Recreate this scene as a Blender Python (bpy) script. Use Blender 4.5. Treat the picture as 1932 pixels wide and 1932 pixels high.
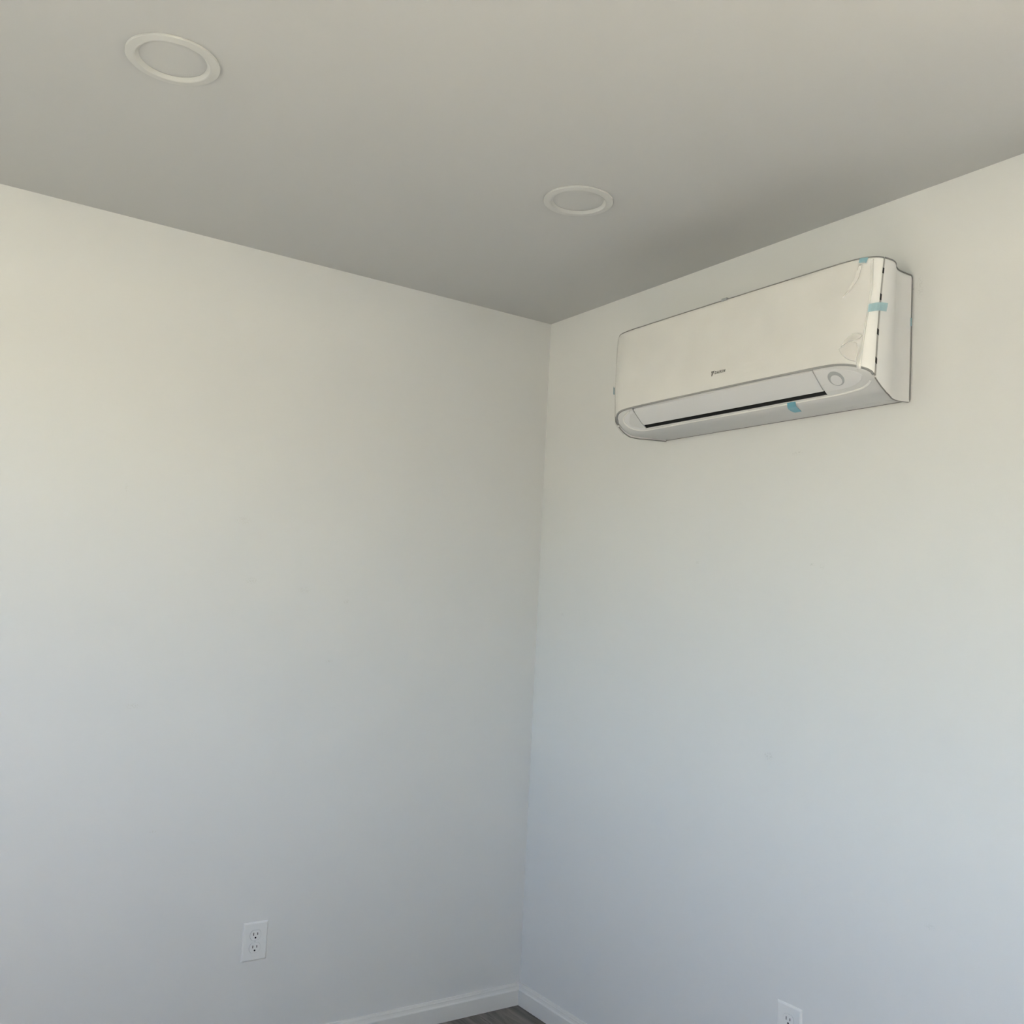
import bpy, bmesh, math, random
from mathutils import Matrix, Vector, noise

for o in list(bpy.data.objects):
    bpy.data.objects.remove(o)
S = bpy.context.scene
COL = S.collection

# ------------------------------------------------------------------ camera
F_PX, PX = 1793.5, 1932.0
yaw, pitch, roll = 0.590983, 0.0968546, 0.0505409
CAM_POS = Vector((-2.03296, -2.83000, 1.38749))
fw = Vector((math.sin(yaw) * math.cos(pitch), math.cos(yaw) * math.cos(pitch), math.sin(pitch)))
rt = Vector((math.cos(yaw), -math.sin(yaw), 0))
up = rt.cross(fw)
rt2 = rt * math.cos(roll) + up * math.sin(roll)
up2 = -rt * math.sin(roll) + up * math.cos(roll)
cd = bpy.data.cameras.new('camera')
cd.sensor_fit = 'HORIZONTAL'
cd.sensor_width = 36.0
cd.lens = 36.0 * F_PX / PX
cd.clip_start = 0.02
cam = bpy.data.objects.new('camera', cd)
COL.objects.link(cam)
cam.matrix_world = Matrix((
    (rt2.x, up2.x, -fw.x, CAM_POS.x), (rt2.y, up2.y, -fw.y, CAM_POS.y),
    (rt2.z, up2.z, -fw.z, CAM_POS.z), (0, 0, 0, 1)))
S.camera = cam

# ------------------------------------------------------------------ sky, sun, exposure
SUN_AZ, SUN_EL = math.radians(-18), math.radians(34)     # direction TOWARDS the sun (x axis = 0, y axis = 90)
W = bpy.data.worlds.new('sky')
S.world = W
W.use_nodes = True
wn = W.node_tree
sky = wn.nodes.new('ShaderNodeTexSky')
sky.sky_type = 'NISHITA'
sky.sun_disc = False
sky.sun_elevation = SUN_EL
sky.sun_rotation = math.radians(90) - SUN_AZ
sky.air_density = 1.0
sky.dust_density = 2.5
bg = wn.nodes['Background']
wn.links.new(sky.outputs[0], bg.inputs[0])
bg.inputs[1].default_value = 0.138
sd = bpy.data.lights.new('sun', 'SUN')
sd.energy = 10.0
sd.color = (1.0, 0.92, 0.78)
sd.angle = math.radians(0.53)
sun = bpy.data.objects.new('sun', sd)
COL.objects.link(sun)
to_sun = Vector((math.cos(SUN_AZ) * math.cos(SUN_EL), math.sin(SUN_AZ) * math.cos(SUN_EL), math.sin(SUN_EL)))
sun.location = to_sun * 30
sun.rotation_euler = to_sun.to_track_quat('Z', 'Y').to_euler()

S.view_settings.view_transform = 'Standard'
S.view_settings.look = 'None'
S.view_settings.gamma = 1.0
S.view_settings.use_curve_mapping = False
S.view_settings.exposure = 3.76
S.cycles.use_denoising = True
S.cycles.max_bounces = 12
S.cycles.adaptive_threshold = 0.02
S.cycles.diffuse_bounces = 7
S.cycles.transparent_max_bounces = 16
S.cycles.caustics_reflective = False
S.cycles.caustics_refractive = False

H = 2.44            # ceiling height
XW, YB = -3.0, -3.9  # far side wall and wall behind the photographer
WIN_E = [(-3.7, -2.4, 1.0, 2.1)]                          # window openings (y0, y1, z0, z1) in the right wall, out of frame
WIN_W = [(-3.6, -1.9, 1.0, 2.1), (-1.35, -0.45, 1.2, 2.2)]  # and in the far side wall


# ------------------------------------------------------------------ materials
def srgb(r, g, b):
    f = lambda c: (c / 12.92 if c <= 0.04045 else ((c + 0.055) / 1.055) ** 2.4)
    return (f(r / 255), f(g / 255), f(b / 255), 1.0)


def mat(name, col, rough=0.5, spec=0.5, metal=0.0, var=0.0, var_scale=6.0, bump=0.0, bump_scale=200.0):
    m = bpy.data.materials.new(name)
    m.use_nodes = True
    nt = m.node_tree
    b = nt.nodes['Principled BSDF']
    b.inputs['Roughness'].default_value = rough
    b.inputs['Metallic'].default_value = metal
    b.inputs['Specular IOR Level'].default_value = spec
    b.inputs['Base Color'].default_value = col
    tc = nt.nodes.new('ShaderNodeTexCoord')
    if var > 0:
        n = nt.nodes.new('ShaderNodeTexNoise')
        n.inputs['Scale'].default_value = var_scale
        n.inputs['Detail'].default_value = 3
        nt.links.new(tc.outputs['Object'], n.inputs['Vector'])
        mx = nt.nodes.new('ShaderNodeMix')
        mx.data_type = 'RGBA'
        mx.inputs['A'].default_value = tuple(c * (1 - var) for c in col[:3]) + (1,)
        mx.inputs['B'].default_value = tuple(min(1, c * (1 + var)) for c in col[:3]) + (1,)
        nt.links.new(n.outputs['Fac'], mx.inputs['Factor'])
        nt.links.new(mx.outputs['Result'], b.inputs['Base Color'])
    if bump > 0:
        n2 = nt.nodes.new('ShaderNodeTexNoise')
        n2.inputs['Scale'].default_value = bump_scale
        n2.inputs['Detail'].default_value = 2
        nt.links.new(tc.outputs['Object'], n2.inputs['Vector'])
        bp = nt.nodes.new('ShaderNodeBump')
        bp.inputs['Strength'].default_value = bump
        bp.inputs['Distance'].default_value = 0.001
        nt.links.new(n2.outputs['Fac'], bp.inputs['Height'])
        nt.links.new(bp.outputs['Normal'], b.inputs['Normal'])
    return m


def add_marks(m, marks, base_col, mark_col):
    """scuffs and pencil marks with a shape of their own: (centre xyz, half sizes xyz, strength, noise scale)"""
    nt = m.node_tree
    b = nt.nodes['Principled BSDF']
    tc = nt.nodes.new('ShaderNodeTexCoord')
    nz = nt.nodes.new('ShaderNodeTexNoise')
    nz.inputs['Scale'].default_value = 240
    nz.inputs['Detail'].default_value = 1
    nt.links.new(tc.outputs['Object'], nz.inputs['Vector'])
    th = nt.nodes.new('ShaderNodeMapRange')
    th.inputs['From Min'].default_value = 0.48
    th.inputs['From Max'].default_value = 0.62
    nt.links.new(nz.outputs['Fac'], th.inputs['Value'])
    total = None
    for c, h, st, ns in marks:
        mp = nt.nodes.new('ShaderNodeMapping')
        mp.inputs['Scale'].default_value = tuple(1.0 / v for v in h)
        mp.inputs['Location'].default_value = tuple(-cc / v for cc, v in zip(c, h))
        nt.links.new(tc.outputs['Object'], mp.inputs['Vector'])
        ln = nt.nodes.new('ShaderNodeVectorMath')
        ln.operation = 'LENGTH'
        nt.links.new(mp.outputs['Vector'], ln.inputs[0])
        rg = nt.nodes.new('ShaderNodeMapRange')
        rg.interpolation_type = 'SMOOTHSTEP'
        rg.inputs['From Min'].default_value = 1.0
        rg.inputs['From Max'].default_value = 0.3
        rg.inputs['To Max'].default_value = st
        nt.links.new(ln.outputs['Value'], rg.inputs['Value'])
        if total is None:
            total = rg.outputs['Result']
        else:
            ad = nt.nodes.new('ShaderNodeMath')
            ad.operation = 'MAXIMUM'
            nt.links.new(total, ad.inputs[0])
            nt.links.new(rg.outputs['Result'], ad.inputs[1])
            total = ad.outputs[0]
    mu = nt.nodes.new('ShaderNodeMath')
    mu.operation = 'MULTIPLY'
    nt.links.new(total, mu.inputs[0])
    nt.links.new(th.outputs['Result'], mu.inputs[1])
    total = mu.outputs[0]
    mx = nt.nodes.new('ShaderNodeMix')
    mx.data_type = 'RGBA'
    mx.inputs['A'].default_value = base_col
    mx.inputs['B'].default_value = mark_col
    nt.links.new(total, mx.inputs['Factor'])
    nt.links.new(mx.outputs['Result'], b.inputs['Base Color'])


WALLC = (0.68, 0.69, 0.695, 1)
M = {}
M['wall_l'] = mat('wall paint left', WALLC, 0.55, 0.3, bump=0.10, bump_scale=260)
M['wall_r'] = mat('wall paint right', WALLC, 0.55, 0.3, bump=0.10, bump_scale=260)
M['wall'] = mat('wall paint', WALLC, 0.55, 0.3, bump=0.10, bump_scale=260)
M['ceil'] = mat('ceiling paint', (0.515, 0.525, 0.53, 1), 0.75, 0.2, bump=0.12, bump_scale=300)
M['trim'] = mat('semi gloss trim paint', (0.70, 0.70, 0.69, 1), 0.35, 0.5, bump=0.04, bump_scale=80)
M['plastic'] = mat('white plastic', (0.76, 0.76, 0.75, 1), 0.35, 0.5, var=0.01)
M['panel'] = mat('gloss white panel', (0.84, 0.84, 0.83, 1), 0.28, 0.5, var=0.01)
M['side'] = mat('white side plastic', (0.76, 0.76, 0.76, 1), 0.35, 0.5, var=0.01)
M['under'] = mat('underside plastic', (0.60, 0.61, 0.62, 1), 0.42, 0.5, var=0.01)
M['flap'] = mat('flap plastic', (0.64, 0.65, 0.67, 1), 0.4, 0.5, var=0.01)
M['greyp'] = mat('grey plastic', (0.22, 0.22, 0.22, 1), 0.5, 0.4, var=0.04)  # on the plate edges this grey stands in for gap shade
M['seam'] = mat('seam grey plastic', (0.36, 0.35, 0.34, 1), 0.5, 0.4, var=0.04)
M['lowshade'] = mat('lower edge shade', (0.26, 0.265, 0.27, 1), 0.4, 0.5, var=0.03)
M['ring'] = mat('sensor grey', (0.36, 0.38, 0.40, 1), 0.4, 0.5, var=0.02)
M['dark'] = mat('dark outlet cavity', (0.012, 0.014, 0.017, 1), 0.6, 0.3, var=0.1)
M['black'] = mat('black rubber', (0.006, 0.006, 0.006, 1), 0.6, 0.3, var=0.1)
M['ink'] = mat('dark grey print', (0.022, 0.021, 0.020, 1), 0.5, 0.3, var=0.1)
M['emboss'] = mat('moulded mark plastic', (0.60, 0.61, 0.62, 1), 0.5, 0.4, var=0.02)
M['slot'] = mat('receptacle slot', (0.01, 0.01, 0.011, 1), 0.6, 0.2, var=0.1)
M['outlet'] = mat('outlet plastic', (0.74, 0.75, 0.755, 1), 0.3, 0.5, var=0.01)
M['lens'] = mat('light diffuser', (0.51, 0.52, 0.52, 1), 0.6, 0.3, var=0.01)
M['lamp'] = mat('light trim paint', (0.535, 0.545, 0.54, 1), 0.30, 0.5, var=0.01)
M['dim_ground'] = mat('grey added ground', (0.225, 0.225, 0.19, 1), 0.95, 0.1, var=0.2, var_scale=20)
M['dim_strip'] = mat('dark added ground', (0.10, 0.085, 0.065, 1), 0.95, 0.1, var=0.2, var_scale=8)
M['ground'] = mat('dry concrete ground', (0.60, 0.555, 0.40, 1), 0.9, 0.1, var=0.08, var_scale=1.5)


def mix_transparent(name, col, fac_opaque, rough, gloss=0.08):
    m = bpy.data.materials.new(name)
    m.use_nodes = True
    nt = m.node_tree
    out = nt.nodes['Material Output']
    b = nt.nodes['Principled BSDF']
    b.inputs['Base Color'].default_value = col
    b.inputs['Roughness'].default_value = rough
    b.inputs['Specular IOR Level'].default_value = 0.6
    tr = nt.nodes.new('ShaderNodeBsdfTransparent')
    gl = nt.nodes.new('ShaderNodeBsdfGlossy')
    gl.inputs['Roughness'].default_value = rough
    m1 = nt.nodes.new('ShaderNodeMixShader')
    m1.inputs[0].default_value = fac_opaque
    nt.links.new(tr.outputs[0], m1.inputs[1])
    nt.links.new(b.outputs[0], m1.inputs[2])
    m2 = nt.nodes.new('ShaderNodeMixShader')
    m2.inputs[0].default_value = gloss
    nt.links.new(m1.outputs[0], m2.inputs[1])
    nt.links.new(gl.outputs[0], m2.inputs[2])
    # faint mottling of the sheet
    tc = nt.nodes.new('ShaderNodeTexCoord')
    nz = nt.nodes.new('ShaderNodeTexNoise')
    nz.inputs['Scale'].default_value = 9
    nt.links.new(tc.outputs['Object'], nz.inputs['Vector'])
    rg = nt.nodes.new('ShaderNodeMapRange')
    rg.inputs['To Min'].default_value = fac_opaque * 0.75
    rg.inputs['To Max'].default_value = fac_opaque * 1.25
    nt.links.new(nz.outputs['Fac'], rg.inputs['Value'])
    nt.links.new(rg.outputs['Result'], m1.inputs[0])
    nt.links.new(m2.outputs[0], out.inputs['Surface'])
    return m


M['film'] = mix_transparent('clear protective film', (0.80, 0.79, 0.77, 1), 0.20, 0.15, 0.08)
M['fold'] = mix_transparent('doubled film', (0.78, 0.77, 0.75, 1), 0.42, 0.2, 0.10)
M['fold2'] = mix_transparent('tripled film', (0.92, 0.90, 0.88, 1), 0.55, 0.2, 0.12)
M['tape'] = mix_transparent('pale blue tape', (0.30, 0.56, 0.66, 1), 0.60, 0.35, 0.03)
M['tape_pale'] = mix_transparent('faint blue tape', (0.42, 0.66, 0.74, 1), 0.50, 0.35, 0.03)
M['tape2'] = mix_transparent('blue tape', (0.13, 0.42, 0.56, 1), 0.85, 0.35, 0.03)
M['cleartape'] = mix_transparent('clear tape end', (0.30, 0.32, 0.33, 1), 0.7, 0.3, 0.05)
M['glass'] = mix_transparent('window glass', (0.9, 0.95, 0.93, 1), 0.01, 0.02, 0.05)


def wood_mat():
    m = bpy.data.materials.new('grey brown vinyl plank')
    m.use_nodes = True
    nt = m.node_tree
    b = nt.nodes['Principled BSDF']
    b.inputs['Roughness'].default_value = 0.55
    b.inputs['Specular IOR Level'].default_value = 0.35
    tc = nt.nodes.new('ShaderNodeTexCoord')
    oi = nt.nodes.new('ShaderNodeObjectInfo')
    mp = nt.nodes.new('ShaderNodeMapping')
    mp.inputs['Scale'].default_value = (14, 1.4, 1)
    nt.links.new(tc.outputs['Object'], mp.inputs['Vector'])
    ad = nt.nodes.new('ShaderNodeVectorMath')
    ad.operation = 'ADD'
    nt.links.new(mp.outputs['Vector'], ad.inputs[0])
    sc = nt.nodes.new('ShaderNodeVectorMath')
    sc.operation = 'SCALE'
    sc.inputs['Scale'].default_value = 37.0
    cx = nt.nodes.new('ShaderNodeCombineXYZ')
    nt.links.new(oi.outputs['Random'], cx.inputs['X'])
    nt.links.new(oi.outputs['Random'], cx.inputs['Y'])
    nt.links.new(cx.outputs[0], sc.inputs[0])
    nt.links.new(sc.outputs[0], ad.inputs[1])
    n = nt.nodes.new('ShaderNodeTexNoise')
    n.inputs['Scale'].default_value = 2.2
    n.inputs['Detail'].default_value = 7
    n.inputs['Roughness'].default_value = 0.62
    n.inputs['Distortion'].default_value = 0.9
    nt.links.new(ad.outputs[0], n.inputs['Vector'])
    cr = nt.nodes.new('ShaderNodeValToRGB')
    e = cr.color_ramp.elements
    e[0].position, e[0].color = 0.30, (0.068, 0.061, 0.054, 1)
    e[1].position, e[1].color = 0.72, (0.250, 0.228, 0.205, 1)
    k = e.new(0.5)
    k.color = (0.155, 0.141, 0.127, 1)
    nt.links.new(n.outputs['Fac'], cr.inputs['Fac'])
    nt.links.new(cr.outputs['Color'], b.inputs['Base Color'])
    return m


M['wood'] = wood_mat()


# ------------------------------------------------------------------ mesh helpers
def link(name, me, m=None, parent=None, smooth=False):
    o = bpy.data.objects.new(name, me)
    COL.objects.link(o)
    if m is not None:
        me.materials.append(m)
    if parent is not None:
        o.parent = parent
    if smooth:
        me.polygons.foreach_set('use_smooth', [True] * len(me.polygons))
    return o


def mesh(name, vs, fs):
    me = bpy.data.meshes.new(name)
    me.from_pydata([tuple(v) for v in vs], [], fs)
    bm = bmesh.new()
    bm.from_mesh(me)
    bmesh.ops.recalc_face_normals(bm, faces=bm.faces)
    bm.to_mesh(me)
    bm.free()
    me.update()
    return me


def sharp(o, ang=35):
    """smooth shading with sharp edges above an angle"""
    me = o.data
    bm = bmesh.new()
    bm.from_mesh(me)
    for f in bm.faces:
        f.smooth = True
    for e in bm.edges:
        if len(e.link_faces) == 2:
            e.smooth = e.calc_face_angle(0) < math.radians(ang)
    bm.to_mesh(me)
    bm.free()
    return o


def boxes(name, lst):
    vs, fs = [], []
    for (x0, x1, y0, y1, z0, z1) in lst:
        b = len(vs)
        vs += [(x, y, z) for x in (x0, x1) for y in (y0, y1) for z in (z0, z1)]
        fs += [[b + i for i in q] for q in ((0, 1, 3, 2), (4, 6, 7, 5), (0, 4, 5, 1), (2, 3, 7, 6), (0, 2, 6, 4), (1, 5, 7, 3))]
    return mesh(name, vs, fs)


def bevel_box(name, x0, x1, y0, y1, z0, z1, w, seg=2):
    me = boxes(name, [(x0, x1, y0, y1, z0, z1)])
    bm = bmesh.new()
    bm.from_mesh(me)
    bmesh.ops.bevel(bm, geom=list(bm.edges), offset=w, segments=seg, affect='EDGES', profile=0.5)
    bm.to_mesh(me)
    bm.free()
    return me


def tube(name, pts, r, seg=8, closed=False):
    pts = [Vector(p) for p in pts]
    n = len(pts)
    vs, fs = [], []
    prev = None
    for i, p in enumerate(pts):
        a = pts[(i - 1) % n] if (closed or i > 0) else p
        b = pts[(i + 1) % n] if (closed or i < n - 1) else p
        t = (b - a).normalized()
        if prev is None:
            prev = t.orthogonal().normalized()
        u = (prev - t * prev.dot(t)).normalized()
        prev = u
        v = t.cross(u)
        for k in range(seg):
            a_ = 2 * math.pi * k / seg
            vs.append(p + (u * math.cos(a_) + v * math.sin(a_)) * r)
    m = n if closed else n - 1
    for i in range(m):
        j = (i + 1) % n
        for k in range(seg):
            l = (k + 1) % seg
            fs.append([i * seg + k, i * seg + l, j * seg + l, j * seg + k])
    if not closed:
        fs.append(list(range(seg)))
        fs.append(list(range((n - 1) * seg, n * seg)))
    return mesh(name, vs, fs)


def lathe(name, prof, seg=96, closed=False):
    vs, fs = [], []
    n = len(prof)
    for k in range(seg):
        a = 2 * math.pi * k / seg
        for r, z in prof:
            vs.append((r * math.cos(a), r * math.sin(a), z))
    for k in range(seg):
        l = (k + 1) % seg
        for i in range(n if closed else n - 1):
            j = (i + 1) % n
            fs.append([k * n + i, l * n + i, l * n + j, k * n + j])
    return vs, fs


def prism(name, outline, axis_f, t0, t1, bev=0.0):
    """outline: 2D points; axis_f(u, v, t) -> 3D; extruded from t0 to t1, the t1 end chamfered by bev"""
    n = len(outline)
    cu = sum(p[0] for p in outline) / n
    cv = sum(p[1] for p in outline) / n
    rows = [(t0, 0.0)]
    if bev:
        rows += [(t1 - (t1 - t0) / abs(t1 - t0) * bev, 0.0), (t1, bev)]
    else:
        rows += [(t1, 0.0)]
    vs, fs = [], []
    for t, ins in rows:
        for u, v in outline:
            L = math.hypot(u - cu, v - cv) or 1
            k = 1 - ins / L
            vs.append(axis_f(cu + (u - cu) * k, cv + (v - cv) * k, t))
    for r in range(len(rows) - 1):
        for i in range(n):
            j = (i + 1) % n
            fs.append([r * n + i, r * n + j, (r + 1) * n + j, (r + 1) * n + i])
    fs.append(list(range(n)))
    fs.append(list(range((len(rows) - 1) * n, len(rows) * n)))
    return mesh(name, vs, fs)


def empty(name, loc):
    o = bpy.data.objects.new(name, None)
    o.empty_display_size = 0.05
    COL.objects.link(o)
    o.location = loc
    return o


def tag(o, label, cat, group=None):
    o['label'] = label
    o['category'] = cat
    if group:
        o['group'] = group
    return o


def struct(o, label=None):
    o['kind'] = 'structure'
    if label:
        o['label'] = label
    return o


# ------------------------------------------------------------------ room shell
T = 0.14
WALL_MARKS_L = [
    ((-1.105, 0, 1.60), (0.035, 1, 0.020), 0.35, 160), ((-1.07, 0, 1.42), (0.022, 1, 0.012), 0.55, 210),
    ((-0.755, 0, 1.37), (0.014, 1, 0.010), 0.5, 260), ((-0.90, 0, 1.40), (0.030, 1, 0.014), 0.4, 180),
    ((-0.80, 0, 1.18), (0.020, 1, 0.006), 0.5, 220), ((-1.45, 0, 1.66), (0.006, 1, 0.022), 0.4, 200),
    ((-1.38, 0, 1.05), (0.030, 1, 0.012), 0.4, 200), ((-1.30, 0, 0.70), (0.022, 1, 0.005), 0.4, 220),
]
WALL_MARKS_R = [
    ((0, -1.085, 1.02), (1, 0.022, 0.014), 0.55, 300), ((0, -0.80, 1.54), (1, 0.012, 0.006), 0.6, 300),
    ((0, -1.215, 1.53), (1, 0.012, 0.005), 0.7, 300), ((0, -1.245, 1.525), (1, 0.010, 0.010), 0.5, 320),
    ((0, -0.15, 1.36), (1, 0.012, 0.008), 0.5, 260), ((0, -1.555, 0.72), (1, 0.020, 0.010), 0.35, 240),
    ((0, -1.16, 1.83), (1, 0.030, 0.008), 0.4, 240), ((0, -1.515, 2.20), (1, 0.012, 0.04), 0.35, 300),
]
add_marks(M['wall_l'], WALL_MARKS_L, WALLC, (0.55, 0.54, 0.51, 1))
add_marks(M['wall_r'], WALL_MARKS_R, WALLC, (0.48, 0.49, 0.49, 1))

wl = struct(link('wall_left', boxes('wall_left', [(XW - T, T, 0, T, -0.02, H + T)]), M['wall_l']),
            'white painted wall left of the room corner')


def holed(x0, x1, wins):
    """boxes of a wall between x0 and x1 running along y, with window openings"""
    out, y = [], YB - T
    for (a, b, z0, z1) in sorted(wins):
        out += [(x0, x1, y, a, -0.02, H + T), (x0, x1, a, b, -0.02, z0), (x0, x1, a, b, z1, H + T)]
        y = b
    return out + [(x0, x1, y, 0, -0.02, H + T)]


wr = struct(link('wall_right', boxes('wall_right', holed(0, T, WIN_E)), M['wall_r']),
            'white painted wall carrying the air conditioner')
ws = struct(link('wall_side', boxes('wall_side', holed(XW - T, XW, WIN_W)), M['wall']))
wb = struct(link('wall_behind', boxes('wall_behind', [(XW, 0, YB - T, YB, -0.02, H + T)]), M['wall']))
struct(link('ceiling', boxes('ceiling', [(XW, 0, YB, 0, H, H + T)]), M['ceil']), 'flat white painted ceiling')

# windows beside and behind the photographer
for k, (xc, (y0, y1, z0, z1)) in enumerate([(T / 2, w) for w in WIN_E] + [(XW - T / 2, w) for w in WIN_W]):
    xa, xb, f, ym = xc - 0.03, xc + 0.03, 0.04, (y0 + y1) / 2
    wf = struct(link('window_%d' % (k + 1), boxes('window', [
        (xa, xb, y0, y0 + f, z0, z1), (xa, xb, y1 - f, y1, z0, z1),
        (xa, xb, y0 + f, y1 - f, z0, z0 + f), (xa, xb, y0 + f, y1 - f, z1 - f, z1),
        (xa, xb, ym - f / 2, ym + f / 2, z0 + f, z1 - f)]), M['trim']))
    for a, b in ((y0 + f, ym - f / 2), (ym + f / 2, y1 - f)):
        link('pane', boxes('pane', [(xc - 0.002, xc + 0.002, a, b, z0 + f, z1 - f)]), M['glass'], wf)

# floor of vinyl planks running towards the left wall
fl = struct(link('floor', boxes('floor', [(XW, 0, YB, 0, -0.02, -0.004)]), M['greyp']), 'grey brown wood-look plank floor')
PW, PL = 0.18, 1.22
plank_me = bevel_box('plank', -PW / 2 + 0.0006, PW / 2 - 0.0006, -PL / 2 + 0.0006, PL / 2 - 0.0006, -0.0045, 0.0, 0.001, 1)
plank_me.materials.append(M['wood'])
nx = int(abs(XW) / PW) + 1
random.seed(4)
for i in range(nx):
    yo = -random.random() * PL
    j = 0
    while yo > YB - 0.0:
        pass_y = yo
        cx = -PW * (i + 0.5)
        if cx - PW / 2 < XW:
            break
        ya, yb_ = min(0, pass_y), max(YB, pass_y - PL)
        if j == 0 and ya < 0:      # the short starter piece at the wall
            me = bevel_box('plank', -PW / 2 + 0.0006, PW / 2 - 0.0006, ya + 0.0006, -0.0006, -0.0045, 0.0, 0.001, 1)
            me.materials.append(M['wood'])
            o = bpy.data.objects.new('plank', me)
            COL.objects.link(o)
            o.parent = fl
            o.location = (cx, 0, 0)
        if pass_y - PL >= YB:
            o = bpy.data.objects.new('plank', plank_me)
            COL.objects.link(o)
            o.parent = fl
            o.location = (cx, pass_y - PL / 2, 0)
        else:
            me = bevel_box('plank', -PW / 2 + 0.0006, PW / 2 - 0.0006, YB - pass_y + 0.0006, -0.0006, -0.0045, 0.0, 0.001, 1)
            me.materials.append(M['wood'])
            o = bpy.data.objects.new('plank', me)
            COL.objects.link(o)
            o.parent = fl
            o.location = (cx, pass_y, 0)
        yo -= PL
        j += 1

# baseboards: moulded profile (distance from wall, height)
BBP = [(0, 0), (0.0130, 0), (0.0130, 0.0500), (0.0122, 0.0515), (0.0118, 0.0525), (0.0100, 0.0545), (0.0085, 0.0585),
       (0.0078, 0.0620), (0.0078, 0.0640), (0.0060, 0.0655), (0.0050, 0.0690), (0.0042, 0.0712), (0.0, 0.0715)]


def baseboard(name, f, a, b, ma, mb):
    """f(along, out, z); ends mitred by ma / mb * out"""
    n = len(BBP)
    vs = [f(a + ma * o_, o_, z) for o_, z in BBP] + [f(b + mb * o_, o_, z) for o_, z in BBP]
    fs = [[i, (i + 1) % n, n + (i + 1) % n, n + i] for i in range(n)]
    fs += [list(range(n)), list(range(n, 2 * n))]
    return struct(sharp(link(name, mesh(name, vs, fs), M['trim']), 20))


baseboard('baseboard_left', lambda t, o, z: (t, -o, z), XW, 0, 1, -1)['label'] = 'white moulded baseboard under the left wall'
baseboard('baseboard_right', lambda t, o, z: (-o, t, z), YB, 0, 1, -1)['label'] = 'white moulded baseboard under the right wall'
baseboard('baseboard_side', lambda t, o, z: (XW + o, t, z), YB, 0, 1, -1)
baseboard('baseboard_behind', lambda t, o, z: (t, YB + o, z), XW, 0, 1, -1)

# outdoors: open ground all round the house
struct(link('ground', boxes('ground', [(-40, 40, -40, 40, -0.45, -0.25)]), M['ground']))
struct(link('ground_dim_strip', boxes('ground_dim_strip', [(0.2, 2.6, -12, 8, -0.25, -0.22)]), M['dim_strip']))  # unseen dark strip, added to cut light bounced up to the ceiling
struct(link('ground_dim_area', boxes('ground_dim_area', [(-30, XW - 0.2, -30, 30, -0.25, -0.23)]), M['dim_ground']))  # unseen dim ground, added to weaken upward bounce onto the right wall


# ------------------------------------------------------------------ recessed downlights
LR = 0.0903
trim_prof = [(LR - 0.001, 0), (LR, -0.0006), (LR, -0.0042), (LR - 0.0010, -0.0052), (LR - 0.007, -0.0058), (0.0755, -0.0070),
             (0.0735, -0.0072), (0.0725, -0.0068), (0.0715, 0)]
bev_prof = [(0.0725, -0.0066), (0.0718, -0.0066), (0.0660, -0.0016), (0.0648, -0.0012), (0.0648, 0), (0.0722, 0)]


def downlight(loc, label):
    t = tag(empty('recessed_downlight', loc), label, 'downlight', 'recessed downlights in the ceiling')
    vs, fs = lathe('trim_ring', trim_prof, 128, True)
    sharp(link('trim_ring', mesh('trim_ring', vs, fs), M['lamp'], t), 30)
    vs, fs = lathe('inner_bevel', bev_prof, 128, True)
    sharp(link('inner_bevel', mesh('inner_bevel', vs, fs), M['lamp'], t), 30)
    vs, fs = lathe('diffuser', [(0.0001, 0), (0.0644, 0), (0.0644, -0.0008), (0.0630, -0.0013), (0.05, -0.0016), (0.0001, -0.0018)], 96, True)
    sharp(link('diffuser', mesh('diffuser', vs, fs), M['lens'], t), 30)
    return t


downlight((-1.6244, -0.9211, H), 'larger round white downlight at upper left of the ceiling, switched off')
downlight((-0.5980, -0.9270, H), 'smaller round white downlight in the ceiling near the air conditioner, switched off')


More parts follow.
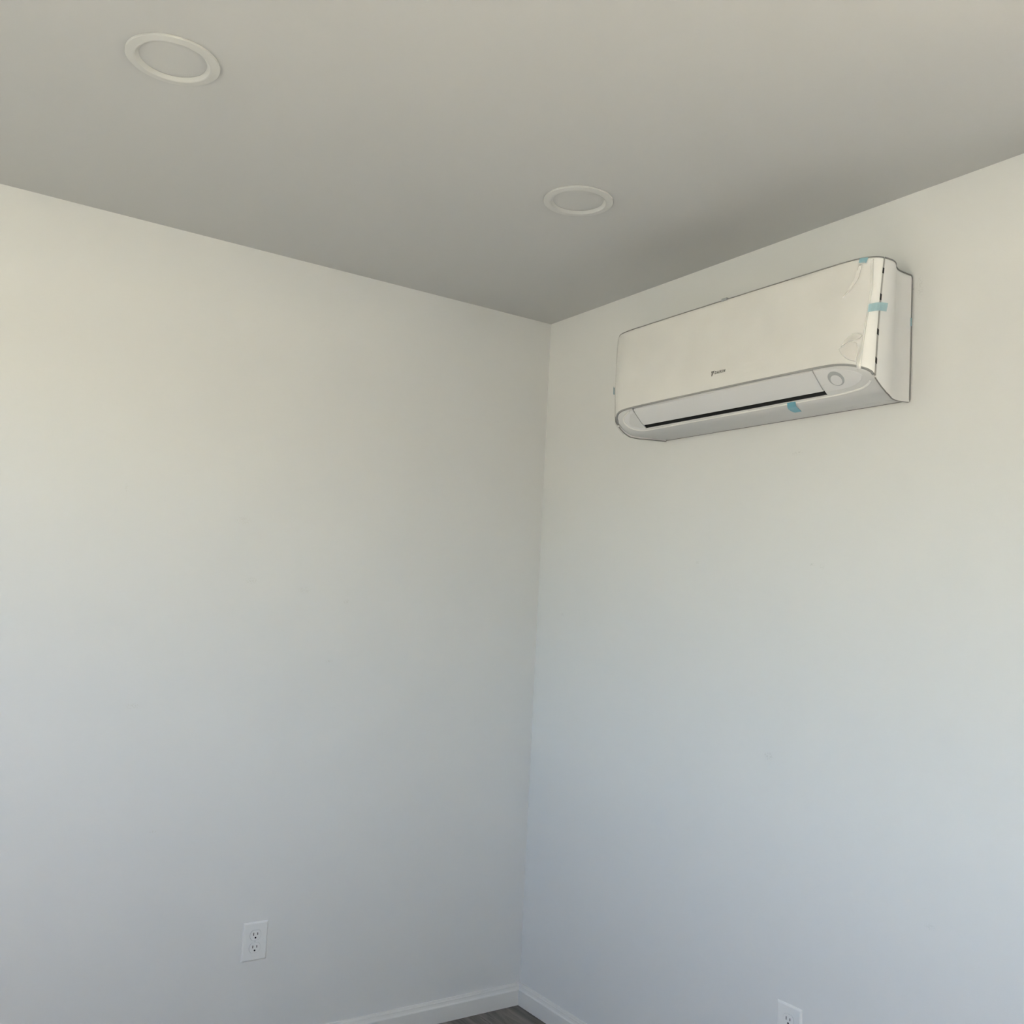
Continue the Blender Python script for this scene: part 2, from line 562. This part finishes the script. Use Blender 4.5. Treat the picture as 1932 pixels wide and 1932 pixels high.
# ------------------------------------------------------------------ wall outlets
def outlet(loc, rot, label):
    """local frame: x along the wall (right as seen), y out of the wall towards -y, z up; origin at the plate's bottom centre"""
    t = tag(empty('wall_outlet', loc), label, 'outlet', 'duplex wall outlets')
    t.rotation_euler = (0, 0, rot)
    w, h, d = 0.0762, 0.1115, 0.0055
    # cover plate with bevelled rim
    rows = [(0.0, 0.0), (0.0, 0.0022), (0.0032, 0.0050), (0.0045, 0.0055)]
    vs, fs = [], []
    for ins, dep in rows:
        vs += [(-w / 2 + ins, -dep, ins), (w / 2 - ins, -dep, ins), (w / 2 - ins, -dep, h - ins), (-w / 2 + ins, -dep, h - ins)]
    for r in range(3):
        for i in range(4):
            j = (i + 1) % 4
            fs.append([r * 4 + i, r * 4 + j, r * 4 + 4 + j, r * 4 + 4 + i])
    fs += [[0, 1, 2, 3], [12, 13, 14, 15]]
    pl = link('cover_plate', mesh('cover_plate', vs, fs), M['outlet'], t)
    for zc in (h / 2 + 0.0185, h / 2 - 0.0178):
        out = []
        R, hh = 0.0168, 0.0140
        a0 = math.asin(hh / R)
        for k in range(13):
            a = -a0 + 2 * a0 * k / 12
            out.append((R * math.cos(a), R * math.sin(a)))
        for k in range(13):
            a = math.pi - a0 + 2 * a0 * k / 12
            out.append((R * math.cos(a), R * math.sin(a)))
        # dark hairline recess round the receptacle face
        big = [(u * 1.035, v * 1.035) for u, v in out]
        link('gap', prism('gap', big, lambda u, v, q: (u, -q, zc + v), 0.004, 0.00565), M['ring'], t)
        rec = sharp(link('receptacle', prism('receptacle', out, lambda u, v, q: (u, -q, zc + v), 0.004, 0.0068, 0.0006), M['outlet'], t))
        for sx, sh in ((-0.0062, 0.0082), (0.0058, 0.0068)):
            link('slot', boxes('slot', [(sx - 0.0011, sx + 0.0011, -0.0070, -0.005, zc + 0.0035 - sh / 2, zc + 0.0035 + sh / 2)]), M['slot'], rec)
        g = [(0.0026 * math.cos(a * math.pi / 8), 0.0026 * math.sin(a * math.pi / 8)) for a in range(16)]
        link('ground_hole', prism('ground_hole', g, lambda u, v, q: (u, -q, zc - 0.0072 + v), 0.005, 0.0070), M['slot'], rec)
    sc = [(0.0026 * math.cos(a * math.pi / 8), 0.0026 * math.sin(a * math.pi / 8)) for a in range(16)]
    sw = link('screw', prism('screw', sc, lambda u, v, q: (u, -q, h / 2 + 0.0004 + v), 0.004, 0.0064, 0.0005), M['outlet'], t)
    link('screw_slot', boxes('screw_slot', [(-0.0019, 0.0019, -0.0065, -0.0060, h / 2 + 0.0001, h / 2 + 0.0007)]), M['ring'], sw)
    return t


outlet((-0.9771, 0, 0.2995), 0, 'white duplex outlet low on the left wall, fully in view')
outlet((0, -1.1735, 0.3065), -math.pi / 2, 'white duplex outlet on the right wall below the air conditioner, cut by the bottom edge')

# ------------------------------------------------------------------ air conditioner
YC, ZC = -1.056, 1.923
AC = tag(empty('air_conditioner', (0, YC, ZC)),
         'white wall-mounted split air conditioner with film and blue tape, high on the right wall', 'air conditioner')
# half outlines in plan (distance from wall, distance from centre) at the top and at the underside
TOP = [(0.004, .440), (.030, .440), (.057, .442), (.080, .450), (.101, .463), (.115, .4685), (.130, .470), (.153, .467),
       (.168, .459), (.179, .444), (.187, .424), (.192, .389), (.1935, .33), (.1945, .2), (.195, .08), (.195, 0)]
BOT = [(0.004, .436), (.022, .434), (.045, .434), (.072, .439), (.097, .450), (.118, .458), (.142, .4635), (.178, .4640),
       (.1890, .4570), (.197, .442), (.205, .420), (.2115, .385), (.214, .33), (.2148, .2), (.215, .08), (.215, 0)]
SEAM = 7
ZBC = [(0, 0), (.04, -.003), (.10, -.004), (.13, -.001), (.15, .007), (.17, .020), (.19, .039), (.215, .063), (.26, .10)]
HT = 0.308


def zb(d):
    """height of the underside at distance d from the wall"""
    for (a, za), (b, zb_) in zip(ZBC[:-1], ZBC[1:]):
        if d <= b:
            t = max(0, (d - a) / (b - a))
            return za + (zb_ - za) * t
    return ZBC[-1][1]


def crom(P, i, t):
    p0, p1, p2, p3 = P[max(i - 1, 0)], P[i], P[min(i + 1, len(P) - 1)], P[min(i + 2, len(P) - 1)]
    return tuple(0.5 * ((2 * b) + (-a + c) * t + (2 * a - 5 * b + 4 * c - d) * t * t + (-a + 3 * b - 3 * c + d) * t ** 3)
                 for a, b, c, d in zip(p0, p1, p2, p3))


NS = len(TOP) - 1      # half segments; full parameter u in [-NS, NS]: negative = right end (towards -y)


def plan(P, u):
    """u from -NS.. : |u| = NS at wall, 0 at the middle of the front"""
    s = -1 if u < 0 else 1
    a = NS - abs(u)
    i = min(int(a), NS - 1)
    d, q = crom(P, i, a - i)
    return d, s * max(q, 0)


def surf(u, w, off=0.0):
    """point of the outer skin; u along the outline, w from underside (0) to top (1), off outwards in plan"""
    def base(u):
        dB, sB = plan(BOT, u)
        dT, sT = plan(TOP, u)
        f = min(1, max(0, (dB - .12) / .1))
        k = 0.006 * math.sin(math.pi * w) * f
        lf = min(1, max(0, u - 4) / 3) * (-.028 + .027 * w)      # the left end leans a little
        return dB + (dT - dB) * w + k, sB + (sT - sB) * w + lf
    e = 0.02
    d, s = base(u)
    ua, ub = max(-NS, u - e), min(NS, u + e)
    (da, sa), (db, sb) = base(ua), base(ub)
    tx, ty = db - da, sb - sa
    L = math.hypot(tx, ty) or 1
    nd, nsn = ty / L, -tx / L
    # outwards = away from the body's centre axis
    if nd * (d - 0.05) + nsn * s < 0:
        nd, nsn = -nd, -nsn
    d2, s2 = d + nd * off, s + nsn * off
    dB, _ = plan(BOT, u)
    z = zb(dB) * (1 - w) + HT * w
    return d2, s2, z


def L3(d, s, z):
    return (-d, s, z)


def useq(u0, u1, per=4):
    n = max(2, int(abs(u1 - u0) * per))
    return [u0 + (u1 - u0) * i / n for i in range(n + 1)]


def shell(name, us, ws, off_o, off_i, m, parent, dz=0.0, w_fn=None):
    """closed curved plate between offsets off_o and off_i"""
    vs, fs = [], []
    nu, nw = len(us), len(ws)
    for side in (0, 1):
        for u in us:
            for w in ws:
                off = off_o if side == 0 else off_i
                if callable(off):
                    off = off(u, w)
                d, s, z = surf(u, w, off)
                vs.append(L3(d, s, z + dz))
    N = nu * nw
    for i in range(nu - 1):
        for j in range(nw - 1):
            a = i * nw + j
            fs.append([a, a + 1, a + nw + 1, a + nw])
            fs.append([N + a, N + a + nw, N + a + nw + 1, N + a + 1])
    for i in range(nu - 1):
        for j in (0, nw - 1):
            a = i * nw + j
            fs.append([a, a + nw, N + a + nw, N + a])
    for j in range(nw - 1):
        for i in (0, nu - 1):
            a = i * nw + j
            fs.append([a, N + a, N + a + 1, a + 1])
    return sharp(link(name, mesh(name, vs, fs), m, parent), 40)


US = NS - SEAM + 0.03      # seam parameter (|u|)
# --- housing core, slightly smaller than the outer plates
us = useq(-NS, NS, 3)
rows = [(1.0, -.0075), (0.985, -.0055)] + [(k / 8, -.0055) for k in range(7, 0, -1)] + [(0.05, -.0055)]
vs, fs = [], []
for w, off in rows:
    for u in us:
        vs.append(L3(*surf(u, w, off)))
nr = len(rows)
for ins, dz in ((.0058, .004), (.0075, .0012), (.0105, 0.0)):
    for u in us:
        d, s, z = surf(u, 0, -ins)
        vs.append(L3(d, s, zb(d) + dz))
    nr += 1
nu = len(us)
for r in range(nr - 1):
    for i in range(nu - 1):
        fs.append([r * nu + i, r * nu + i + 1, (r + 1) * nu + i + 1, (r + 1) * nu + i])
for r in (0, nr - 1):     # top and underside: strips from end to end
    h = nu // 2
    for i in range(h):
        a, b, c, d_ = r * nu + i, r * nu + i + 1, r * nu + nu - 2 - i, r * nu + nu - 1 - i
        fs.append([a, b, c, d_] if b != c else [a, b, d_])
wallloop = [r * nu for r in range(nr)] + [r * nu + nu - 1 for r in range(nr - 1, -1, -1)]
fs.append(wallloop)
housing_me = mesh('housing', vs, fs)
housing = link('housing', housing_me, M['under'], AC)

# air outlet opening cut into the underside
FD0, FD1, FS0, FS1 = 0.1485, 0.2075, -0.3140, 0.3365     # opening: distance and lateral range
cut = link('cutter', mesh('cutter', [L3(d, s, z) for d in (FD0, FD1) for s in (FS0, FS1) for z in (-0.03, 0.115)],
                          [[0, 1, 3, 2], [4, 6, 7, 5], [0, 4, 5, 1], [2, 3, 7, 6], [0, 2, 6, 4], [1, 5, 7, 3]]), M['dark'], AC)
bm_ = housing.modifiers.new('cut', 'BOOLEAN')
bm_.object = cut
bm_.operation = 'DIFFERENCE'
bm_.solver = 'EXACT'
bpy.context.view_layer.update()
dg = bpy.context.evaluated_depsgraph_get()
me2 = bpy.data.meshes.new_from_object(housing.evaluated_get(dg))
housing.modifiers.clear()
housing.data = me2
bpy.data.objects.remove(cut)
sharp(housing, 30)
# dark lining of the outlet
e_ = 0.0004
lin = []
for d in (FD0 + e_, FD1 - e_):
    for s in (FS0 + e_, FS1 - e_):
        for z in (zb(d) + 0.0025, 0.1145):
            lin.append(L3(d, s, z))
# open box (no bottom face), given thickness inwards
bmx = bmesh.new()
bv = [bmx.verts.new(v) for v in lin]
for q in ((0, 1, 3, 2), (4, 6, 7, 5), (0, 4, 5, 1), (2, 3, 7, 6), (1, 5, 7, 3)):
    bmx.faces.new([bv[i] for i in q])
bmesh.ops.recalc_face_normals(bmx, faces=bmx.faces)
lme = bpy.data.meshes.new('outlet_lining')
bmx.to_mesh(lme)
bmx.free()
link('outlet_lining', lme, M['dark'], AC)

# --- front panel, side panels
wsq = [0.004, 0.02, 0.05] + [k / 14 for k in range(1, 14)] + [0.97, 0.985, 0.995, 1.0]


def edge_round(w):
    r = 0.0
    if w > 0.97:
        t = (w - 0.97) / 0.03
        r = -0.0035 * (1 - math.sqrt(max(0, 1 - t * t)))
    if w < 0.02:
        r = -0.0015 * (1 - w / 0.02)
    return r


front = shell('front_panel', useq(-US + .12, US - .12, 5), wsq, lambda u, w: edge_round(w), lambda u, w: -0.0045 + 0 * u, M['panel'], AC)
front['label'] = 'glossy white front panel under clear film'
wss = [-0.012, 0.0, 0.03] + [k / 8 for k in range(1, 8)] + [0.97, 0.985, 0.995, 1.0]
side_r = shell('side_panel', useq(-NS, -US - .11, 5), wss, lambda u, w: edge_round(max(w, .03)), lambda u, w: -0.0035, M['side'], AC)
side_l = shell('side_panel', useq(US + .11, NS, 5), wss, lambda u, w: edge_round(max(w, .03)), lambda u, w: -0.0035, M['side'], AC)

# grey tubes painting in the shadow-gap lines round the plates
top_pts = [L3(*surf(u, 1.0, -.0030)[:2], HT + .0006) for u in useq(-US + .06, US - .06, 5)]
link('top_shade_line', tube('top_shade_line', top_pts, 0.0022, 6), M['greyp'], AC, smooth=True)
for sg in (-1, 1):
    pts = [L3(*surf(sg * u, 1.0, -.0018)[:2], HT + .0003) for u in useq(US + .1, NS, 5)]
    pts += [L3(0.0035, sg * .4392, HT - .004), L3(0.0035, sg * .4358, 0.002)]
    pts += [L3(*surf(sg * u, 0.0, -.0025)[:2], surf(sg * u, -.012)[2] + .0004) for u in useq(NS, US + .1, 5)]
    link('edge_shade_line', tube('edge_shade_line', pts, 0.0021, 6), M['greyp'], AC, smooth=True)

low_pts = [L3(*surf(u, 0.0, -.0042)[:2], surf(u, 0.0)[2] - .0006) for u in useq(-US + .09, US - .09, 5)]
link('lower_shade_line', tube('lower_shade_line', low_pts, 0.0034, 8), M['lowshade'], AC, smooth=True)  # grey colour draws the shadow gap under the panel lip

link('rear_shade_line', tube('rear_shade_line', [L3(.0022, s_, .0008) for s_ in (-.434, -.2, 0, .2, .415)], .0022, 6), M['greyp'], AC, smooth=True)  # painted shade line where the underside meets the wall

# grey seam strip and black clips between front and side panels
for sg in (-1, 1):
    shell('seam_strip', [sg * (US + k) for k in (-.115, 0, .105)], [0.006, .1, .3, .5, .7, .9, .99], -0.0009, -0.0056, M['seam'], AC)
    for za, zbk in ((.2828, .2697), (.2194, .2052), (.1352, .1222), (.0677, .0554)):
        wa, wb_ = (za - .0276) / (HT - .0276), (zbk - .0276) / (HT - .0276)
        shell('clip', [sg * (US + k) for k in (-.115, 0, .105)], [wb_, (wa + wb_) / 2, wa], 0.0002, -0.0040, M['black'], AC)

# --- flap (vane) closing the outlet, leaving a dark slit
fv, ff = [], []
fd = [0.1628, 0.170, 0.177, 0.184, 0.191, 0.198, 0.2066]
for k, d in enumerate(fd):
    z = zb(d) - 0.0004 - 0.0010 * math.sin(math.pi * k / 6)
    for s in (-0.3122, 0.3318):
        fv += [L3(d, s, z), L3(d, s, z + 0.0045)]
for k in range(len(fd) - 1):
    a, b = k * 4, k * 4 + 4
    ff += [[a, a + 2, b + 2, b], [a + 1, b + 1, b + 3, a + 3], [a, b, b + 1, a + 1], [a + 2, a + 3, b + 3, b + 2]]
ff += [[0, 1, 3, 2]]
n4 = (len(fd) - 1) * 4
ff += [[n4, n4 + 2, n4 + 3, n4 + 1]]
sharp(link('air_flap', mesh('air_flap', fv, ff), M['flap'], AC), 30)

# --- sensor cover at the right end with its round eye
pod = [(.2065, -.3165), (.2055, -.345), (.2030, -.372), (.1985, -.396), (.193, -.414), (.187, -.4265), (.181, -.4315), (.1745, -.4255),
       (.1705, -.4175), (.166, -.404), (.1625, -.388), (.161, -.36), (.1607, -.3165)]
def ufn(d, s, t):
    return L3(d, s, zb(d) - t)
cov = sharp(link('sensor_cover', prism('sensor_cover', pod, ufn, -0.003, 0.0018, 0.0005), M['flap'], AC), 30)
lpod = [(.2055, .3385), (.2035, .358), (.198, .377), (.1905, .389), (.182, .3965), (.174, .397), (.166, .3925), (.157, .382), (.151, .366),
        (.1485, .345), (.149, .3385)]
sharp(link('end_cover', prism('end_cover', lpod, ufn, -0.003, 0.0008, 0.0004), M['flap'], AC), 30)
SC = (.1848, -.3635)
slope = (zb(.20) - zb(.17)) / 0.03
nrm = Vector((slope, 0, 1)).normalized()      # in (d, s, z): plane normal is (-slope, 0, 1); underside looks down
tu = Vector((1, 0, slope)).normalized()
tv = Vector((0, 1, 0))
dn = Vector((slope, 0, -1)).normalized()
def disc(name, r, t0, t1, m, parent, c=SC, bev=0.0008, n=40):
    out = [(r * math.cos(2 * math.pi * k / n), r * math.sin(2 * math.pi * k / n)) for k in range(n)]
    o0 = Vector((c[0], c[1], zb(c[0])))
    def f(u, v, t):
        q = o0 + tu * u + tv * v + dn * t
        return L3(*q)
    return sharp(link(name, prism(name, out, f, t0, t1, bev), m, parent), 40)
ring = disc('sensor_ring', .0208, -0.002, 0.0018, M['ring'], AC, bev=0.0004)
ring['label'] = 'round grey sensor ring'
disc('sensor_eye', .0144, 0.0, 0.0034, M['flap'], ring, c=(.1818, -.3632))

# --- bead ridge round the outlet tray
rid = [(.2045, .352), (.1928, .3915), (.185, .4005), (.1773, .403), (.1629, .3968), (.1545, .386), (.1483, .3744), (.1430, .358), (.1408, .336)]
rid += [(.1408 + .0024 * k / 16, .336 - k * .0406) for k in range(1, 17)]
rid += [(.1440, -.345), (.1466, -.377), (.149, -.400), (.1525, -.4173), (.159, -.434), (.167, -.445)]
def smooth2(P, it=2):
    for _ in range(it):
        q = [P[0]]
        for a, b in zip(P[:-1], P[1:]):
            q += [(a[0] * .75 + b[0] * .25, a[1] * .75 + b[1] * .25), (a[0] * .25 + b[0] * .75, a[1] * .25 + b[1] * .75)]
        P = q + [P[-1]]
    return P
rp = [L3(d, s, zb(d) + .0014) for d, s in smooth2(rid)]
link('tray_ridge', tube('tray_ridge', rp, 0.0030, 10), M['plastic'], AC, smooth=True)

# --- moulded marks on the underside near the right end (too small to read in the photograph)
random.seed(11)
s_ = -.268
while s_ > -.412:
    ln = random.choice((.006, .009, .013))
    if random.random() < 0.8:
        for dd in ((.040, .049) if random.random() < .5 else (.044,)):
            link('moulded_mark', boxes('moulded_mark', [(-dd - .0006, -dd + .0006, s_ - ln, s_, -.0036, -.0025)]), M['emboss'], AC)
    s_ -= ln + random.choice((.003, .005))
for dd, sa, sb in ((.1580, -.380, -.361), (.1540, -.378, -.364)):
    link('moulded_mark', mesh('moulded_mark', [L3(d, s, zb(d) - .0004 + q) for d in (dd - .0006, dd + .0006) for s in (sa, sb) for q in (0, .001)],
         [[0, 1, 3, 2], [4, 6, 7, 5], [0, 4, 5, 1], [2, 3, 7, 6], [0, 2, 6, 4], [1, 5, 7, 3]]), M['emboss'], AC)


# --- printed maker's mark on the front panel
def w_of(z, u=0.0):
    dB, _ = plan(BOT, u)
    return (z - zb(dB)) / (HT - zb(dB))


def front_pt(s, z, off):
    """point on the flat middle of the front panel"""
    lo, hi = -NS, NS
    for _ in range(40):
        mid = (lo + hi) / 2
        if surf(mid, w_of(z, mid), 0)[1] < s:
            lo = mid
        else:
            hi = mid
    return L3(*surf(mid, w_of(z, mid), off))


def stroke_poly(name, polys):
    vs, fs = [], []
    for poly in polys:
        b = len(vs)
        n = len(poly)
        for off in (0.0005, -0.0005):
            vs += [front_pt(s, z, off) for s, z in poly]
        fs += [[b + i for i in range(n)], [b + n + i for i in range(n)]]
        fs += [[b + i, b + (i + 1) % n, b + n + (i + 1) % n, b + n + i] for i in range(n)]
    return mesh(name, vs, fs)


def quad_line(a, b, w):
    (xa, ya), (xb, yb_) = a, b
    L = math.hypot(xb - xa, yb_ - ya)
    nx_, ny_ = -(yb_ - ya) / L * w / 2, (xb - xa) / L * w / 2
    return [(xa + nx_, ya + ny_), (xb + nx_, yb_ + ny_), (xb - nx_, yb_ - ny_), (xa - nx_, ya - ny_)]


LH, LWD, SW = 0.0074, 0.0056, 0.0018
letters = {
    'D': [((.1, 0), (.1, 1)), ((0, .93), (.62, .93)), ((.62, .95), (.92, .68)), ((.92, .74), (.92, .26)), ((.92, .32), (.62, .05)), ((0, .07), (.62, .07))],
    'A': [((.02, 0), (.5, 1)), ((.5, 1), (.98, 0)), ((.2, .28), (.8, .28))],
    'I': [((.15, 0), (.15, 1))],
    'K': [((.1, 0), (.1, 1)), ((.1, .42), (.95, 1)), ((.35, .55), (.98, 0))],
    'N': [((.1, 0), (.1, 1)), ((.1, .95), (.9, .05)), ((.9, 0), (.9, 1))],
}
pen = 0.0002
polys = []
for ch, adv in (('D', 1.38), ('A', 1.34), ('I', .68), ('K', 1.40), ('I', .68), ('N', 1.1)):
    for a, b in letters[ch]:
        P = []
        for x, y in quad_line((a[0] * LWD, a[1] * LH), (b[0] * LWD, b[1] * LH), SW):
            sh = (y) * 0.18
            P.append((-(pen + x + sh), 0.1022 + y))
        polys.append(P)
    pen += LWD * adv
mark = link('maker_lettering', stroke_poly('maker_lettering', polys), M['ink'], front)
tri = [[(.0127, .1120), (.0072, .1120), (.0095, .1060), (.0117, .1060)], [(.0062, .1120), (.0008, .1120), (.0095, .0982), (.0115, .0982), (.0115, .1048), (.0090, .1048)]]
link('maker_emblem', stroke_poly('maker_emblem', tri), M['ink'], front)

# --- clear protective film over the front panel, taped, folded at its right edge
def film_off(u, w):
    d, s, z = surf(u, w)
    o = 0.0016 + 0.0008 * noise.noise(Vector((s * 10, z * 11, 1.7)))
    # tension folds from the upper right tape, running down to the left
    for sx, zx, kx, wd, am, z0, z1 in ((-.4240, .275, .55, .005, .0040, .200, .305), (-.405, .262, .80, .006, .0018, .15, .30), (-.380, .20, .9, .010, .0012, .09, .28)):
        c = s - (sx - (z - zx) * kx)
        o += am * math.exp(-(c / wd) ** 2) * max(0, min(1, (z - z0) / .03)) * max(0, min(1, (z1 - z) / .01))
    # crumple above the lower right corner
    r = math.hypot((s + .424) / .030, (z - .088) / .036)
    o += 0.0045 * max(0, 1 - r) * (0.8 + 0.9 * noise.noise(Vector((s * 45, z * 45, 3.0))))
    # short upright creases right of the maker's mark
    for sc_, zc_, a_, ln in ((-.138, .128, .0015, .045), (-.112, .107, .0014, .035), (-.20, .15, .0009, .06), (.17, .10, .0008, .05)):
        o += a_ * math.exp(-((s - sc_ + (z - zc_) * .12) / .0035) ** 2) * max(0, 1 - abs(z - zc_) / ln)
    return max(o, 0.0009)


def interp(T_, x):
    for (a, fa), (b, fb) in zip(T_[:-1], T_[1:]):
        if (x - a) * (x - b) <= 0:
            return fa + (fb - fa) * (x - a) / (b - a)
    return T_[0][1] if abs(x - T_[0][0]) < abs(x - T_[-1][0]) else T_[-1][1]


EDGE_L = [(.310, -6.30), (.230, -6.48), (.170, -6.32), (.108, -5.96), (.053, -5.46), (.03, -5.40)]      # (height, u) of the folded edge band
EDGE_R = [(.310, -6.56), (.230, -6.80), (.170, -6.52), (.108, -6.22), (.053, -5.95), (.03, -5.90)]
fw_ = [-0.02, 0.0] + [k / 60 for k in range(1, 60)] + [0.985]
NF = 150
vs, fs = [], []
for i in range(NF + 1):
    for j, w in enumerate(fw_):
        z_ = .05 + (HT - .05) * w
        ur = interp(EDGE_L, z_)
        u = ur + (US + .8 - ur) * i / NF
        o = film_off(u, max(0, min(1, w)))
        if u > US - 2:                     # loose and bulging at the left end
            o += 0.0045 * min(1, (u - US + 2) / 2.5) * (0.5 + 0.8 * math.sin(w * 5.5 + .6) ** 2)
        vs.append(L3(*surf(u, w, o)))
nw = len(fw_)
for i in range(NF):
    for j in range(nw - 1):
        a = i * nw + j
        fs.append([a, a + 1, a + nw + 1, a + nw])
film = link('protective_film', mesh('protective_film', vs, fs), M['film'], AC, smooth=True)
film['label'] = 'clear plastic film with creases'
# folded-over edge band of the film, hanging past the panel's lower rim
vs, fs = [], []
NB = 36
for k in range(NB + 1):
    z_ = .302 - .262 * k / NB
    ul, ur = interp(EDGE_L, z_), interp(EDGE_R, z_)
    for q, t in ((0, 0.0), (1, .3), (2, .7), (3, 1.0)):
        u = ul + (ur - ul) * t
        o = 0.0030 + 0.0012 * math.sin(t * math.pi)
        w = w_of(z_, u)
        d, s, z = surf(u, max(w, -0.1), o)
        if w < 0:
            d -= .012 * min(1, -w / .1)
        vs.append(L3(d, s, z))
for i in range(NB):
    for j in range(3):
        a = i * 4 + j
        fs.append([a, a + 1, a + 5, a + 4])
link('film_fold', mesh('film_fold', vs, fs), M['fold'], film, smooth=True)


def fold_patch(poly, off, m, lift=0.0015):
    """doubled piece of film: polygon of (u, height) pushed off the panel"""
    n = len(poly)
    cu, cz = sum(p[0] for p in poly) / n, sum(p[1] for p in poly) / n
    vs, fs = [], []
    for k, t in enumerate((1.0, .92, .5)):
        for u, z in poly:
            uu, zz = cu + (u - cu) * t, cz + (z - cz) * t
            vs.append(L3(*surf(uu, w_of(zz, uu), off + (lift if k else 0))))
    vs.append(L3(*surf(cu, w_of(cz, cu), off + lift)))
    for r in range(2):
        for i in range(n):
            j = (i + 1) % n
            fs.append([r * n + i, r * n + j, (r + 1) * n + j, (r + 1) * n + i])
    for i in range(n):
        fs.append([2 * n + i, 2 * n + (i + 1) % n, 3 * n])
    return link('film_fold', mesh('film_fold', vs, fs), m, film, smooth=False)


fold_patch([(-4.14, .0935), (-4.45, .0965), (-4.95, .108), (-5.50, .101), (-5.62, .085), (-5.50, .068), (-5.40, .0575), (-5.05, .0605), (-4.67, .0665), (-4.33, .078)], .0052, M['fold2'])
fold_patch([(-4.20, .0960), (-4.52, .1130), (-5.02, .1256), (-5.55, .1235), (-6.02, .1185), (-5.75, .112), (-5.30, .109), (-4.80, .107)], .0044, M['fold'])
fold_patch([(-5.12, .2920), (-5.42, .2900), (-5.20, .2580), (-4.70, .2330), (-4.15, .2160), (-4.60, .2400), (-4.94, .2600)], .0042, M['fold2'])


# --- pieces of blue tape
def tape_patch(name, uw, m, off=0.0022, parent=None, n=6):
    """uw: four (u, z) corners; a small sheet following the skin"""
    vs, fs = [], []
    for side in (0, 1):
        for i in range(n + 1):
            for j in range(n + 1):
                a, b = i / n, j / n
                u = (uw[0][0] * (1 - a) + uw[1][0] * a) * (1 - b) + (uw[3][0] * (1 - a) + uw[2][0] * a) * b
                z = (uw[0][1] * (1 - a) + uw[1][1] * a) * (1 - b) + (uw[3][1] * (1 - a) + uw[2][1] * a) * b
                vs.append(L3(*surf(u, w_of(z, u), off + side * .0003)))
    k = n + 1
    N = k * k
    for i in range(n):
        for j in range(n):
            a = i * k + j
            fs.append([a, a + 1, a + k + 1, a + k])
            fs.append([N + a, N + a + k, N + a + k + 1, N + a + 1])
    for i in range(n):
        for a, b in ((i * k, (i + 1) * k), (i * k + n, (i + 1) * k + n), (i, i + 1), (n * k + i, n * k + i + 1)):
            fs.append([a, b, N + b, N + a])
    o = link(name, mesh(name, vs, fs), m, parent or AC, smooth=False)
    o['label'] = 'pale blue tape'
    return o


tape_patch('tape_strip', [(-5.10, .3075), (-5.98, .3065), (-5.777, .2932), (-5.043, .2965)], M['tape'], .0040)
tape_patch('tape_strip', [(-6.50, .1920), (-8.70, .1996), (-8.585, .1790), (-6.43, .1725)], M['tape_pale'], .0040)
tape_patch('tape_strip', [(-14.99, .2010), (-14.70, .2010), (-14.70, .1815), (-14.99, .1815)], M['tape_pale'], .0022)
tape_patch('tape_strip', [(6.9, .147), (7.7, .145), (7.7, .122), (7.1, .124)], M['tape2'], .0085)
cl = tape_patch('tape_strip', [(7.3, .058), (8.2, .044), (8.2, .026), (7.3, .040)], M['cleartape'], .0030)
cl['label'] = 'grey clear tape end'
# tape bent round the slot's lower edge
tp = [(.1518, -.1918, -.2177, .0022), (.1470, -.1885, -.2150, .0022), (.1430, -.1850, -.2120, .0026), (.1395, -.1824, -.2095, .0024),
      (.1310, -.1765, -.2045, .0012), (.1210, -.1715, -.2005, .0012), (.1100, -.1685, -.1965, .0014), (.1010, -.1680, -.1935, .0020), (.0955, -.1710, -.1920, .0030)]
vs, fs = [], []
for d, sa, sb, o in tp:
    for s in (sa, sb):
        vs += [L3(d, s, zb(d) - o), L3(d, s, zb(d) - o - .0003)]
for k in range(len(tp) - 1):
    a, b = 4 * k, 4 * k + 4
    fs += [[a, a + 2, b + 2, b], [a + 1, b + 1, b + 3, a + 3], [a, b, b + 1, a + 1], [a + 2, a + 3, b + 3, b + 2]]
fs += [[0, 1, 3, 2], [b, b + 2, b + 3, b + 1]]
o = link('tape_strip', mesh('tape_strip', vs, fs), M['tape2'], AC)
o['label'] = 'blue tape under the outlet slot'
# small catch on the panel's top edge
link('panel_catch', bevel_box('panel_catch', -.1975, -.185, -.018, .001, HT - .002, HT + .0055, .001, 1), M['ring'], AC)
# stray thread at the upper right corner by the wall
th = [L3(.004, -.4395, .288), L3(.006, -.4420, .284), L3(.007, -.4428, .278), L3(.006, -.4412, .272), L3(.004, -.4455, .2725)]
link('loose_thread', tube('loose_thread', th, .0006, 5), M['greyp'], AC)
